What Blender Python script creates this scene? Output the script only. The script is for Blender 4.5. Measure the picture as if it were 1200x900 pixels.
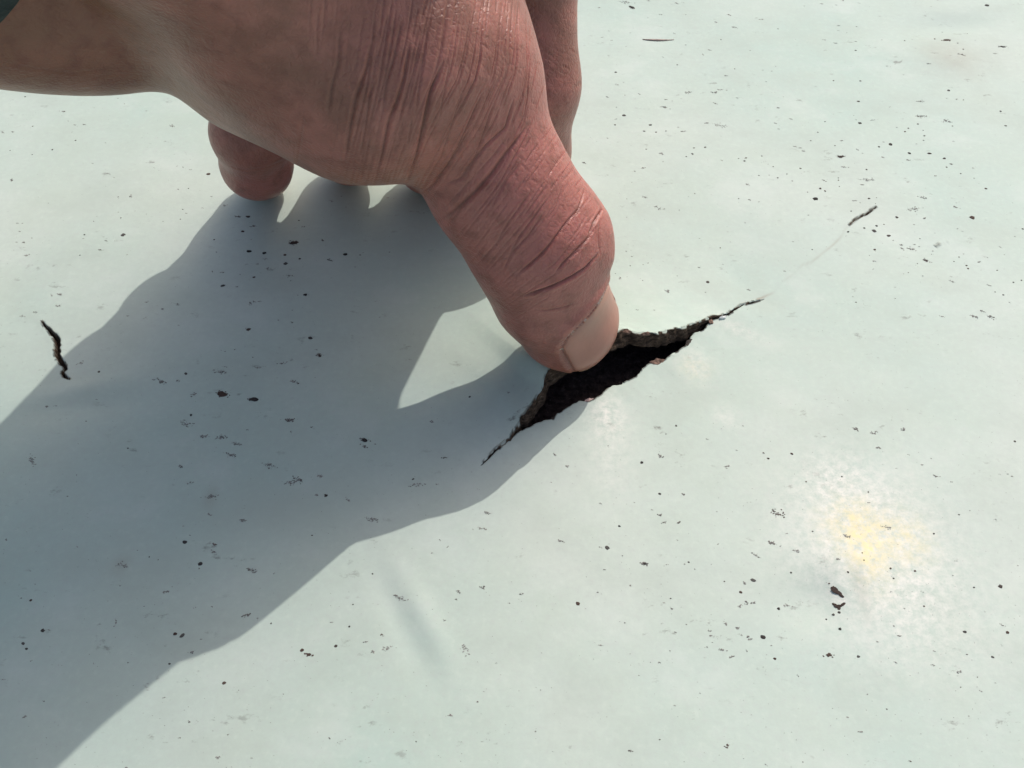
import bpy, math, random, itertools
import numpy as np
from mathutils import Vector
from mathutils.bvhtree import BVHTree
from mathutils.kdtree import KDTree

# ------------------------------------------------------------------ clear
for o in list(bpy.data.objects):
    bpy.data.objects.remove(o, do_unlink=True)
scene = bpy.context.scene
COL = scene.collection
MM = 0.001                                   # everything is laid out in millimetres and built in metres

# ------------------------------------------------------------------ camera
PITCH = math.radians(50.0)
DIST = 180.0
FPX = 600.0 / math.tan(math.radians(26.0))
CAM = np.array([0.0, -DIST * math.cos(PITCH), DIST * math.sin(PITCH)])
FWD = np.array([0.0, math.cos(PITCH), -math.sin(PITCH)])
UPV = np.array([0.0, math.sin(PITCH), math.cos(PITCH)])
cd = bpy.data.cameras.new('camera')
cam = bpy.data.objects.new('camera', cd)
COL.objects.link(cam)
cam.location = CAM * MM
cam.rotation_euler = (math.pi / 2 - PITCH, 0, 0)
cd.sensor_width = 36.0
cd.lens = 18.0 / math.tan(math.radians(26.0))
cd.clip_start = 0.005
cd.clip_end = 500.0
scene.camera = cam

# ------------------------------------------------------------------ sun and sky
SUN = (0.490, 0.720)                         # ground shift of a shadow per unit of height
sdir = Vector((SUN[0], SUN[1], 1.0)).normalized()
elev = math.asin(sdir.z)
sl = bpy.data.lights.new('sun', 'SUN')
sl.energy = 2.3
sl.angle = math.radians(0.42)
sl.color = (1.0, 0.955, 0.885)
so = bpy.data.objects.new('sun', sl)
COL.objects.link(so)
so.rotation_euler = sdir.to_track_quat('Z', 'Y').to_euler()
so.location = sdir * 2.0
w = bpy.data.worlds.new('World')
scene.world = w
w.use_nodes = True
nt = w.node_tree
bg = nt.nodes['Background']
sky = nt.nodes.new('ShaderNodeTexSky')
sky.sky_type = 'NISHITA'
sky.sun_disc = False
sky.sun_elevation = elev
sky.sun_rotation = math.atan2(sdir.x, sdir.y)
sky.air_density = 1.3
sky.dust_density = 4.2
sky.ozone_density = 0.2
nt.links.new(sky.outputs[0], bg.inputs[0])
bg.inputs[1].default_value = 0.15
vs = scene.view_settings
vs.view_transform = 'Standard'
vs.look = 'None'
vs.exposure = 0.0
vs.gamma = 1.0
vs.use_curve_mapping = False
scene.cycles.use_denoising = True
scene.cycles.max_bounces = 8

# ------------------------------------------------------------------ helpers
def P(u, v, h=0.0):
    """point of the place seen at picture position (u, v) of 1200 x 900 and at height h mm"""
    d = FWD + np.array([1.0, 0, 0]) * (u - 600) / FPX + UPV * (450 - v) / FPX
    return CAM + d * (h - CAM[2]) / d[2]

def px_per_mm(p):
    return FPX / ((np.asarray(p) - CAM) @ FWD)

def V(*a):
    return np.array(a, float)

def mesh_object(name, verts, faces, mat, parent=None, smooth=True):
    me = bpy.data.meshes.new(name)
    verts = np.asarray(verts, np.float32) * MM
    me.vertices.add(len(verts))
    me.vertices.foreach_set('co', verts.ravel())
    if isinstance(faces, np.ndarray):
        n = faces.shape[1]
        me.loops.add(faces.size)
        me.loops.foreach_set('vertex_index', faces.ravel().astype(np.int32))
        me.polygons.add(len(faces))
        me.polygons.foreach_set('loop_start', (np.arange(len(faces)) * n).astype(np.int32))
    else:
        tot = sum(len(f) for f in faces)
        me.loops.add(tot)
        me.loops.foreach_set('vertex_index', np.array([i for f in faces for i in f], np.int32))
        me.polygons.add(len(faces))
        me.polygons.foreach_set('loop_start', np.cumsum([0] + [len(f) for f in faces[:-1]]).astype(np.int32))
    me.update(calc_edges=True)
    me.validate()
    me.polygons.foreach_set('use_smooth', np.full(len(me.polygons), smooth))
    me.materials.append(mat)
    o = bpy.data.objects.new(name, me)
    COL.objects.link(o)
    if parent is not None:
        o.parent = parent
    return o

def float_attr(me, name, vals):
    a = me.attributes.new(name, 'FLOAT', 'POINT')
    a.data.foreach_set('value', np.asarray(vals, np.float32))

def hash2(ix, iy, seed):
    n = (ix.astype(np.int64) * 374761393 + iy.astype(np.int64) * 668265263 + seed * 1442695041) & 0xffffffff
    n = ((n ^ (n >> 13)) * 1274126177) & 0xffffffff
    return ((n ^ (n >> 16)) & 0xffff) / 65535.0

def noise2(x, y, scale, seed=0):
    x = np.asarray(x, float) / scale + 1000.0
    y = np.asarray(y, float) / scale + 1000.0
    ix = np.floor(x); iy = np.floor(y)
    fx = x - ix; fy = y - iy
    fx = fx * fx * (3 - 2 * fx); fy = fy * fy * (3 - 2 * fy)
    a = hash2(ix, iy, seed); b = hash2(ix + 1, iy, seed)
    c = hash2(ix, iy + 1, seed); d = hash2(ix + 1, iy + 1, seed)
    return (a * (1 - fx) + b * fx) * (1 - fy) + (c * (1 - fx) + d * fx) * fy - 0.5

def smooth01(x):
    x = np.clip(x, 0, 1)
    return x * x * (3 - 2 * x)

# ------------------------------------------------------------------ materials
class NT:
    def __init__(self, name):
        self.m = bpy.data.materials.new(name)
        self.m.use_nodes = True
        self.t = self.m.node_tree
        self.b = self.t.nodes['Principled BSDF']
    def n(self, typ, **kw):
        x = self.t.nodes.new(typ)
        for k, v in kw.items():
            setattr(x, k, v)
        return x
    def l(self, a, b):
        self.t.links.new(a, b)
    def coord(self, scale):
        c = self.n('ShaderNodeTexCoord'); m = self.n('ShaderNodeMapping')
        m.inputs['Scale'].default_value = scale
        self.l(c.outputs['Object'], m.inputs[0])
        return m.outputs[0]
    def noise(self, vec, scale, detail=4, rough=0.55):
        x = self.n('ShaderNodeTexNoise')
        x.inputs['Scale'].default_value = scale
        x.inputs['Detail'].default_value = detail
        x.inputs['Roughness'].default_value = rough
        self.l(vec, x.inputs['Vector'])
        return x.outputs['Fac']
    def ramp(self, fac, stops):
        x = self.n('ShaderNodeValToRGB')
        e = x.color_ramp.elements
        while len(e) < len(stops):
            e.new(0.5)
        for i, (p, c) in enumerate(stops):
            e[i].position = p
            e[i].color = (*c, 1) if len(c) == 3 else c
        self.l(fac, x.inputs[0])
        return x.outputs[0]
    def rng(self, fac, a, b, c=0.0, d=1.0):
        x = self.n('ShaderNodeMapRange')
        for i, v in zip((1, 2, 3, 4), (a, b, c, d)):
            x.inputs[i].default_value = v
        self.l(fac, x.inputs[0])
        return x.outputs[0]
    def math(self, op, a, b=None):
        x = self.n('ShaderNodeMath', operation=op)
        for i, v in enumerate((a, b)):
            if v is None: continue
            if isinstance(v, (int, float)): x.inputs[i].default_value = v
            else: self.l(v, x.inputs[i])
        return x.outputs[0]
    def mix(self, fac, a, b, typ='MIX'):
        x = self.n('ShaderNodeMix', data_type='RGBA', blend_type=typ)
        for i, v in ((0, fac), (6, a), (7, b)):
            if isinstance(v, (int, float)): x.inputs[i].default_value = v
            elif isinstance(v, tuple): x.inputs[i].default_value = (*v, 1)
            else: self.l(v, x.inputs[i])
        return x.outputs[2]
    def attr(self, name):
        x = self.n('ShaderNodeAttribute', attribute_name=name)
        return x.outputs['Fac']
    def bump(self, h, dist, strength=1.0, prev=None):
        x = self.n('ShaderNodeBump')
        x.inputs['Strength'].default_value = strength
        x.inputs['Distance'].default_value = dist
        self.l(h, x.inputs['Height'])
        if prev is not None: self.l(prev, x.inputs['Normal'])
        return x.outputs[0]

def mat_membrane():
    k = NT('pale_green_coating')
    v = k.coord((1, 1, 1))
    big = k.noise(v, 16, 3)                       # 6 cm patches
    mid = k.noise(v, 90, 5, 0.6)
    fine = k.noise(v, 900, 4, 0.6)
    grain = k.noise(v, 3200, 2, 0.5)
    col = k.ramp(big, [(0.34, (0.425, 0.535, 0.48)), (0.66, (0.505, 0.565, 0.515))])
    col = k.mix(k.rng(mid, 0.35, 0.7, 0, 0.5), col, (0.46, 0.535, 0.465))
    col = k.mix(k.rng(fine, 0.5, 0.72, 0, 0.32), col, (0.45, 0.48, 0.46))
    col = k.mix(k.rng(fine, 0.28, 0.46, 0.22, 0), col, (0.60, 0.66, 0.59))
    col = k.mix(k.rng(grain, 0.55, 0.75, 0, 0.10), col, (0.36, 0.38, 0.37))
    # water marks drawn out one way, and grey scuffs where dirt has been rubbed in
    wmk = k.noise(k.coord((0.85, 1.15, 1)), 60, 6, 0.65)
    col = k.mix(k.rng(wmk, 0.50, 0.66, 0, 0.38), col, (0.40, 0.46, 0.41))
    col = k.mix(k.rng(wmk, 0.34, 0.46, 0.30, 0), col, (0.58, 0.63, 0.59))
    sc1 = k.noise(k.coord((0.7, 1.2, 1)), 330, 8, 0.72)
    sc2 = k.noise(v, 55, 3, 0.5)
    scf = k.math('MULTIPLY', k.rng(sc1, 0.605, 0.68), k.rng(sc2, 0.45, 0.62))
    col = k.mix(k.math('MULTIPLY', scf, 0.75), col, (0.17, 0.17, 0.155))
    # chalky worn patches, a sun glint painted pale and yellowish, the rust-brown dirt film
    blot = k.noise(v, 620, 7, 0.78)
    wm = k.math('MULTIPLY', k.attr('chalk_and_light'), k.rng(blot, 0.38, 0.64))
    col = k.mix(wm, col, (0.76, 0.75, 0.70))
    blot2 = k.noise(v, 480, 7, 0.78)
    ym = k.math('MULTIPLY', k.attr('glint_and_yellowing'), k.rng(blot2, 0.38, 0.62))
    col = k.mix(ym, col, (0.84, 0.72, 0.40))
    dm = k.math('MULTIPLY', k.attr('dirt'), k.rng(mid, 0.3, 0.6, 0.4, 1.0))
    col = k.mix(dm, col, (0.30, 0.25, 0.20))
    gm = k.math('MULTIPLY', k.attr('greenish'), k.rng(mid, 0.3, 0.6, 0.5, 1.0))
    col = k.mix(gm, col, (0.40, 0.48, 0.44))
    # torn felt edge: nearly black bitumen with pale fibres
    tv = k.n('ShaderNodeMapping'); tv.inputs['Rotation'].default_value = (0, 0, -math.radians(24)); tv.inputs['Scale'].default_value = (0.45, 1.0, 1.6)
    k.l(v, tv.inputs[0])
    tn = k.noise(tv.outputs[0], 1300, 6, 0.72)
    tear = k.ramp(tn, [(0.34, (0.012, 0.008, 0.006)), (0.48, (0.065, 0.042, 0.029)), (0.62, (0.14, 0.095, 0.068)), (0.76, (0.40, 0.33, 0.27))])
    t = k.attr('torn')
    col = k.mix(t, col, tear)
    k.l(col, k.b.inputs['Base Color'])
    k.l(k.rng(k.math('MAXIMUM', t, wm), 0, 1, 0.60, 0.85), k.b.inputs['Roughness'])
    k.b.inputs['Specular IOR Level'].default_value = 0.22
    b1 = k.bump(mid, 0.00025, 0.4)
    b2 = k.bump(fine, 0.00003, 0.5, b1)
    b3 = k.bump(k.math('MULTIPLY', tn, t), 0.0008, 1.0, b2)
    k.l(b3, k.b.inputs['Normal'])
    return k.m

def mat_deck():
    k = NT('bitumen_deck')
    v = k.coord((1, 1, 1))
    n = k.noise(v, 700, 5, 0.65)
    k.l(k.ramp(n, [(0.35, (0.012, 0.009, 0.009)), (0.6, (0.05, 0.036, 0.034)), (0.75, (0.12, 0.09, 0.08))]), k.b.inputs['Base Color'])
    k.b.inputs['Roughness'].default_value = 0.9
    k.b.inputs['Specular IOR Level'].default_value = 0.1
    k.l(k.bump(n, 0.001, 1.0), k.b.inputs['Normal'])
    return k.m

def mat_skin():
    k = NT('skin')
    v = k.coord((1, 1, 1))
    blot = k.noise(v, 120, 4, 0.55)
    blot2 = k.noise(v, 420, 4, 0.6)
    col = k.ramp(blot, [(0.38, (0.235, 0.098, 0.072)), (0.62, (0.365, 0.145, 0.115))])
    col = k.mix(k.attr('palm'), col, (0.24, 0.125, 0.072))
    col = k.mix(k.math('MULTIPLY', k.attr('flush'), k.rng(blot2, 0.3, 0.65, 0.6, 1.0)), col, (0.46, 0.16, 0.135))
    col = k.mix(k.rng(blot2, 0.46, 0.68, 0, 0.6), col, (0.19, 0.075, 0.052))
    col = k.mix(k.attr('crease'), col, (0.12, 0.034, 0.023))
    dry = k.math('MULTIPLY', k.attr('dry'), k.rng(k.noise(v, 600, 5, 0.65), 0.48, 0.60))
    col = k.mix(dry, col, (0.62, 0.52, 0.46))
    k.l(col, k.b.inputs['Base Color'])
    k.b.inputs['Roughness'].default_value = 0.40
    k.b.inputs['Specular IOR Level'].default_value = 0.45
    k.b.inputs['Subsurface Weight'].default_value = 0.5
    k.b.inputs['Subsurface Radius'].default_value = (1.0, 0.36, 0.2)
    k.b.inputs['Subsurface Scale'].default_value = 0.003
    # skin relief: small polygonal cells, stretched a little
    vc = k.n('ShaderNodeTexVoronoi', feature='DISTANCE_TO_EDGE')
    vc.inputs['Scale'].default_value = 1150
    wv = k.n('ShaderNodeMixRGB'); 
    nz = k.n('ShaderNodeTexNoise'); nz.inputs['Scale'].default_value = 500
    k.l(v, nz.inputs['Vector'])
    ad = k.n('ShaderNodeVectorMath', operation='MULTIPLY_ADD')
    k.l(nz.outputs['Color'], ad.inputs[0]); ad.inputs[1].default_value = (0.0012,) * 3
    k.l(v, ad.inputs[2])
    k.l(ad.outputs[0], vc.inputs['Vector'])
    cells = k.rng(vc.outputs['Distance'], 0.0, 0.22)
    wr = k.noise(v, 1300, 4, 0.6)
    b1 = k.bump(blot2, 0.0005, 0.35)
    b2 = k.bump(cells, 0.00006, 0.6, b1)
    b3 = k.bump(wr, 0.00016, 0.7, b2)
    k.l(b3, k.b.inputs['Normal'])
    return k.m

def mat_nail():
    k = NT('nail')
    v = k.coord((1, 1, 1))
    n = k.noise(v, 250, 3)
    e = k.attr('tipness')
    col = k.ramp(n, [(0.35, (0.36, 0.175, 0.13)), (0.65, (0.42, 0.20, 0.15))])
    col = k.mix(k.attr('lunula'), col, (0.43, 0.265, 0.20))
    col = k.mix(e, col, (0.38, 0.28, 0.18))
    k.l(col, k.b.inputs['Base Color'])
    k.b.inputs['Roughness'].default_value = 0.36
    k.b.inputs['Specular IOR Level'].default_value = 0.35
    k.b.inputs['Subsurface Weight'].default_value = 0.2
    k.b.inputs['Subsurface Radius'].default_value = (1.0, 0.4, 0.25)
    k.b.inputs['Subsurface Scale'].default_value = 0.0012
    r = k.noise(v, 1500, 3, 0.6)
    k.l(k.bump(r, 0.00005, 0.5), k.b.inputs['Normal'])
    return k.m

def mat_plain(name, rgb, rough=0.8, nscale=800, var=0.4, bump=0.0003):
    k = NT(name)
    v = k.coord((1, 1, 1))
    n = k.noise(v, nscale, 4)
    k.l(k.ramp(n, [(0.3, tuple(c * (1 - var) for c in rgb)), (0.7, tuple(min(1, c * (1 + var)) for c in rgb))]), k.b.inputs['Base Color'])
    k.b.inputs['Roughness'].default_value = rough
    k.l(k.bump(n, bump, 0.8), k.b.inputs['Normal'])
    return k.m

def mat_specks():
    k = NT('dirt')
    v = k.coord((1, 1, 1))
    n = k.noise(v, 2500, 3)
    dark = k.ramp(n, [(0.35, (0.010, 0.008, 0.008)), (0.7, (0.04, 0.032, 0.030))])
    col = k.mix(k.attr('pale'), dark, (0.34, 0.34, 0.32))
    col = k.mix(k.attr('rust'), col, (0.085, 0.05, 0.038))
    k.l(col, k.b.inputs['Base Color'])
    k.b.inputs['Roughness'].default_value = 0.85
    k.b.inputs['Specular IOR Level'].default_value = 0.2
    return k.m
M_MEM = mat_membrane(); M_DECK = mat_deck()

# ------------------------------------------------------------------ the coated roof sheet with its tear
A0 = P(566, 545); B0 = P(895, 351)
E1 = (B0 - A0)[:2]; CRACK = float(np.linalg.norm(E1)); E1 = E1 / CRACK
E2 = np.array([-E1[1], E1[0]])
def to_sd(p):
    q = np.asarray(p)[..., :2] - A0[:2]
    return np.stack([q @ E1, q @ E2], -1)
def to_xy(s, d):
    return A0[0] + s * E1[0] + d * E2[0], A0[1] + s * E1[1] + d * E2[1]

UP_EDGE = [(564,545,0),(581,527,.3),(597,513,.8),(608,497,1.4),(611,488,1.9),(625,472,2.7),(635,459,3.5),(639,445,4.6),(642,434,5.4),
           (660,421,6.3),(690,403,6.8),(712,393,6.6),(727,388,6.2),(733,386,6.0),(749,390,5.2),(768,390,4.3),(793,385,3.1),(815,379,2.0),
           (825,374,1.5),(834,371,1.1),(852,367,.7),(869,357,.4),(877,354,.25),(895,351,0)]
LO_EDGE = [(564,546),(581,531),(594,518),(613,505),(635,496),(643,493),(649,493),(653,486),(678,471),(690,472),(701,466),(717,453),
           (727,452),(744,443),(758,429),(768,424),(777,424),(793,413),(803,407),(809,396),(825,386),(834,377),(857,369),(871,359),(895,351.5)]
WANDER = [(975,285),(998,262),(1025,243)]
us = np.array([[*to_sd(P(u, v, h)), h] for u, v, h in UP_EDGE]); us = us[np.argsort(us[:, 0])]
ls = np.array([to_sd(P(u, v)) for u, v in LO_EDGE]); ls = ls[np.argsort(ls[:, 0])]
wnd = np.array([to_sd(P(u, v)) for u, v in WANDER])

def grid_axis(lo, hi, base, fines, far):
    """positions from lo to hi with local spacing, then growing steps out to far"""
    x = [lo]
    while x[-1] < hi:
        h = base
        for a, b, f in fines:
            g = max(a - x[-1], x[-1] - b, 0.0)
            h = min(h, f + g * 0.12)
        x.append(x[-1] + h)
    st = base
    while x[-1] < far:
        st *= 1.25; x.append(x[-1] + st)
    left = []
    st = base; y = lo
    while y > -far:
        st *= 1.25; y -= st; left.append(y)
    return np.array(left[::-1] + x)

# other cracks of the sheet: (points in the picture, half width mm, depth mm)
CRACKS = [
    ([(49,376,.10),(52,381,.35),(57,385,.55),(60,389,.55),(64,393,.75),(67,398,.9),(68,403,.9),(66,408,.75),(67,414,.9),(69,420,.85),(72,424,.7),(75,428,.55),(76,433,.5),(73,436,.4),(75,440,.4),(79,443,.2),(82,444,.08)], 1.6),
    ([(995,264,.10),(1001,258,.30),(1006,255,.30),(1012,252,.34),(1017,250,.34),(1021,246,.32),(1027,242,.12)], 1.2),
    ([(1097,289,.1),(1102,286,.35),(1110,282,.1)], 0.6),
]
cr3 = []
for pts, dep in CRACKS:
    q = np.array([[*P(u, v)[:2], r * 0.5] for u, v, r in pts])
    t = np.linspace(0, len(q) - 1, len(q) * 12)
    cr3.append((np.stack([np.interp(t, np.arange(len(q)), q[:, i]) for i in range(3)], 1), dep))
c_sd = [to_sd(c[0]) for c in cr3]

fs = [(-3, CRACK + 2, 0.28)] + [(c[:, 0].min() - .5, c[:, 0].max() + .5, 0.2) for c in c_sd[:2]]
S_AX = grid_axis(-145, 210, 1.0, fs, 60000)
fu = [(0, 8, 0.25)] + [(c[:, 1].min() - .5, c[:, 1].max() + .5, 0.2) for c in c_sd if c[:, 1].mean() > 0]
fl = [(0, 6, 0.25)] + [(-c[:, 1].max() - .5, -c[:, 1].min() + .5, 0.2) for c in c_sd if c[:, 1].mean() < 0]
def half(fin, span):
    a = grid_axis(0, span, 0.95, fin, 60000)
    return a[a >= 0]
T_UP = half(fu, 195); T_LO = half(fl, 150)

sj = S_AX
inside = (sj > us[0, 0]) & (sj < us[-1, 0])
rough = noise2(sj, sj * 0, 0.9, 3) * 0.55 + noise2(sj, sj * 0, 0.35, 4) * 0.35
env = np.clip(np.minimum(sj - us[0, 0], us[-1, 0] - sj) / 6, 0, 1)
base_s = np.array([-400., us[0, 0] - 12, us[0, 0]]); base_d = np.array([0., -1.0, us[0, 1]])
tail_s = np.concatenate([[us[-1, 0]], wnd[:, 0], [wnd[-1, 0] + 30, 600]]); tail_d = np.concatenate([[us[-1, 1]], wnd[:, 1], [wnd[-1, 1] + 2, 0]])
DUN = np.where(inside, rough * env * 0.8, 0)
DU = np.where(inside, np.interp(sj, us[:, 0], us[:, 1]), np.where(sj <= us[0, 0], np.interp(sj, base_s, base_d), np.interp(sj, tail_s, tail_d)))
HU = np.where(inside, np.interp(sj, us[:, 0], us[:, 2]), 0)
ker = np.exp(-np.linspace(-2, 2, 13) ** 2); ker /= ker.sum()
HUs = np.convolve(np.pad(HU, 6, mode='edge'), ker, 'valid')
rl = noise2(sj, sj * 0, 1.3, 7) * 0.6 + noise2(sj, sj * 0, 0.4, 8) * 0.4
DLN = np.where(inside, rl * env * 0.6, 0)
DL = np.where(inside, np.interp(sj, ls[:, 0], ls[:, 1]), DU)
DL = np.minimum(DL, DU)
DLN = np.minimum(DLN, (DU - DL) * 0.7)
THICK = 3.0

def spot(x, y, u, v, rx, ry, rot=0.0):
    """soft mask round a ground spot; radii in picture pixels"""
    c = P(u, v); k = px_per_mm(c)
    ca, sa = math.cos(rot), math.sin(rot)
    dx = (x - c[0]) * k; dy = (y - c[1]) * k * 0.766
    a = dx * ca - dy * sa; b = dx * sa + dy * ca
    return np.exp(-((a / rx) ** 2 + (b / ry) ** 2))

def ground_height(x, y):
    z = noise2(x, y, 46, 1) * 0.35 + noise2(x, y, 19, 2) * 0.2 + noise2(x, y, 7, 5) * 0.05
    z = z * np.exp(-((x / 400) ** 2 + (y / 400) ** 2))
    z += -0.75 * spot(x, y, 958, 702, 40, 24, -0.4) + 0.35 * spot(x, y, 995, 668, 46, 22, -0.5)
    z += 0.2 * spot(x, y, 985, 690, 10, 8)
    z += -0.32 * spot(x, y, 470, 728, 14, 60, -0.62) + 0.34 * spot(x, y, 496, 722, 14, 62, -0.62)
    z += -0.8 * spot(x, y, 1120, 28, 60, 16, -0.15) + 0.5 * spot(x, y, 1105, 68, 50, 24)
    z += 0.5 * spot(x, y, 100, 455, 60, 12, -0.2) - 0.45 * spot(x, y, 110, 475, 70, 14, -0.15)
    z += -0.5 * spot(x, y, 10, 345, 30, 50, 0.3)
    return z

def crack_depth(x, y):
    z = np.zeros_like(x); t = np.zeros_like(x)
    for c, dep in cr3:
        x0, y0 = c[:, 0].min() - 3, c[:, 1].min() - 3; x1, y1 = c[:, 0].max() + 3, c[:, 1].max() + 3
        m = (x > x0) & (x < x1) & (y > y0) & (y < y1)
        if not m.any(): continue
        px, py = x[m], y[m]
        best = np.full(px.shape, 1e9); rr = np.zeros(px.shape)
        wob = noise2(px, py, 0.5, 11) * 0.35
        for cx, cy, r in c:
            d = np.hypot(px - cx, py - cy)
            g = d - r
            up = g < best
            best[up] = g[up]; rr[up] = r
        g = best + wob * np.minimum(1, rr / 0.4)
        z[m] += -dep * smooth01(-g / 0.3 + 0.3) + 0.03 * np.exp(-((g - 0.4) / 0.5) ** 2)
        t[m] = np.maximum(t[m], smooth01(1.0 - g / 0.24))
    return z, t

def build_membrane():
    ns = len(sj)
    verts = []; torn = []
    def add(x, y, z, t):
        i = sum(len(a) for a in verts)
        verts.append(np.stack([x, y, z], 1)); torn.append(np.broadcast_to(t, x.shape).astype(float))
        return np.arange(i, i + len(x))
    up_rows = []; lo_rows = []
    faces = []
    upxyz = []
    for k, t in enumerate(T_UP):
        d = t + DU * math.exp(-(t / 26.0) ** 2) + DUN * math.exp(-t / 0.9)
        x, y = to_xy(sj, d)
        lift = HUs if k > 1 else HU
        R = 34.0
        z = ground_height(x, y) + lift * max(0.0, 1 - t / R) ** 2.0
        cz, ct = crack_depth(x, y)
        upxyz.append((x, y, z))
        hair = np.where(~inside & (sj > 0) & (sj < wnd[0, 0]), 0.0, 0)
        edge = np.where(inside & (env > 0.08), 1.0 if k == 0 else (0.35 if k == 1 else 0), 0)
        edge = edge * (noise2(sj, sj * 0 + k, 0.6, 21) > -0.1)
        up_rows.append(add(x, y, z + cz + hair * 0.8, np.maximum(ct, edge)))
    for k, t in enumerate(T_LO):
        d = -t + DL * math.exp(-(t / 26.0) ** 2) + DLN * math.exp(-t / 0.9)
        x, y = to_xy(sj, d)
        z = ground_height(x, y) + np.where(inside, 0.4 * env, 0) * math.exp(-(t / 4.0) ** 2)
        cz, ct = crack_depth(x, y)
        hair = np.where(~inside & (sj > 0) & (sj < wnd[0, 0]), 0.0, 0)
        edge = np.where(inside & (env > 0.08), 1.0 if k == 0 else 0.0, 0) * (noise2(sj, sj * 0, 1.5, 31) > -0.12)
        rows = add(x, y, z + cz + hair, np.maximum(ct, edge * 0.9))
        if k == 0:
            rows = np.where(inside, rows, up_rows[0])
        lo_rows.append(rows)
    def strip(a, b, mask=None, flip=False):
        q = np.stack([a[:-1], a[1:], b[1:], b[:-1]], 1)
        if flip: q = q[:, ::-1]
        if mask is not None: q = q[mask]
        faces.append(q)
    for a, b in zip(up_rows[:-1], up_rows[1:]): strip(a, b)
    for a, b in zip(lo_rows[:-1], lo_rows[1:]): strip(a, b, flip=True)
    # the torn face and the underside of the lifted lip
    seg = inside[:-1] & inside[1:]
    x0, y0, z0 = upxyz[0]
    tilt = np.clip(HUs / 7, 0, 1) * 0.5
    th = np.where(inside, THICK * np.clip(env * 1.6, 0.05, 1), 0)
    prev = up_rows[0]
    nface = 12
    for k in range(1, nface + 1):
        f = k / nface
        jit = (noise2(sj, sj * 0 + k * 0.28, 0.6, 41) * 0.3 + noise2(sj, sj * 0 + k * 0.28, 2.2, 42) * 0.8) * env * (1 if k < nface else 0.5)
        off = -np.sin(tilt) * th * f + jit
        x = x0 + E2[0] * off; y = y0 + E2[1] * off
        z = z0 - np.cos(tilt) * th * f
        cur = add(x, y, z, 1.0)
        strip(cur, prev, seg); prev = cur
    xb, yb, zb = x, y, z
    for t in (1, 2.5, 5, 9, 14, 20, 28, 34):
        d = t + DU * math.exp(-(t / 26.0) ** 2)
        xx, yy = to_xy(sj, d)
        zz = ground_height(xx, yy) + HUs * max(0.0, 1 - t / 34.0) ** 2.0 - th
        cur = add(xx, yy, zz, 1.0); strip(cur, prev, seg); prev = cur
    # the lower edge of the tear goes down to the deck
    prev = lo_rows[0]
    xl = verts[len(T_UP)][:, 0]; yl = verts[len(T_UP)][:, 1]; zl = verts[len(T_UP)][:, 2]
    for k in range(1, 6):
        f = k / 5
        jit = noise2(sj, sj * 0 + k * .5, 0.5, 51) * 0.8 * env + 0.4 * f * env
        cur = add(xl + E2[0] * jit * .7, yl + E2[1] * jit * .7, zl - THICK * f, 1.0)
        strip(prev, cur, seg); prev = cur
    v = np.concatenate(verts); t = np.concatenate(torn)
    fc = np.concatenate(faces)
    o = mesh_object('roof_membrane', v, fc, M_MEM)
    o['kind'] = 'structure'
    me = o.data
    x, y = v[:, 0], v[:, 1]
    float_attr(me, 'torn', t)
    ch = 1.3 * spot(x, y, 1018, 632, 88, 74) + 0.35 * spot(x, y, 1080, 730, 120, 60) + 0.45 * spot(x, y, 980, 560, 40, 26)  # pale grainy sun glint painted into the coating colour
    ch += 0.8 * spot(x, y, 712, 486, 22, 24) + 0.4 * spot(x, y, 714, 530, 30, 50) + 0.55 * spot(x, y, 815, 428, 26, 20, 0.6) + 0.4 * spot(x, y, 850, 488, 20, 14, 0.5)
    ch += 0.5 * spot(x, y, 862, 385, 40, 9, 0.45) + 0.9 * spot(x, y, 984, 702, 8, 6)  # long streak paints the lit raised lip; small spot is bare white
    float_attr(me, 'chalk_and_light', np.clip(ch, 0, 1))
    ye = 1.0 * spot(x, y, 1014, 640, 24, 34) + 0.55 * spot(x, y, 1062, 632, 26, 24) + 0.4 * spot(x, y, 1000, 615, 40, 26) + 0.2 * spot(x, y, 815, 432, 18, 14)  # yellowish heart of the painted sun glint; weak last spot is a stain
    float_attr(me, 'glint_and_yellowing', np.clip(ye, 0, 1))
    di = 0.35 * spot(x, y, 1110, 62, 34, 26) + 0.14 * spot(x, y, 1125, 85, 26, 20) + 0.22 * spot(x, y, 330, 590, 60, 26) * 0.6
    di += 0.25 * spot(x, y, 142, 662, 9, 9) + 0.35 * spot(x, y, 247, 582, 7, 11) + 0.3 * spot(x, y, 1010, 695, 8, 30)
    gr = 0.5 * spot(x, y, 1110, 22, 50, 16) + 0.4 * spot(x, y, 960, 700, 60, 34) + 0.3 * spot(x, y, 320, 600, 90, 40) + 0.3 * spot(x, y, 450, 560, 120, 50)
    gr += 0.3 * spot(x, y, 470, 735, 12, 50, -0.62) + 0.25 * spot(x, y, 930, 300, 90, 30, 0.6)
    sd = to_sd(v); off = sd[:, 1] - np.interp(sd[:, 0], sj, DU)
    hl = np.exp(-((off + noise2(sd[:, 0], sd[:, 0] * 0, 3, 81)) / 0.24) ** 2) * ((sd[:, 0] > CRACK - 1) & (sd[:, 0] < wnd[1, 0] + 1)) * np.clip(0.45 + 1.2 * noise2(x, y, 3.5, 83), 0, 1)
    di = di + 0.95 * hl
    float_attr(me, 'dirt', np.clip(di, 0, 1))
    on = (sd[:, 0] > CRACK - 1) & (sd[:, 0] < wnd[0, 0] + 4)
    gr += np.where(on, 0.35 * np.exp(-((off + noise2(sd[:, 0], sd[:, 0] * 0, 3, 81)) / 0.45) ** 2) * (0.4 + noise2(x, y, 4, 82)), 0)
    float_attr(me, 'greenish', np.clip(gr, 0, 1))
    return o
MEMBRANE = build_membrane()

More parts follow.
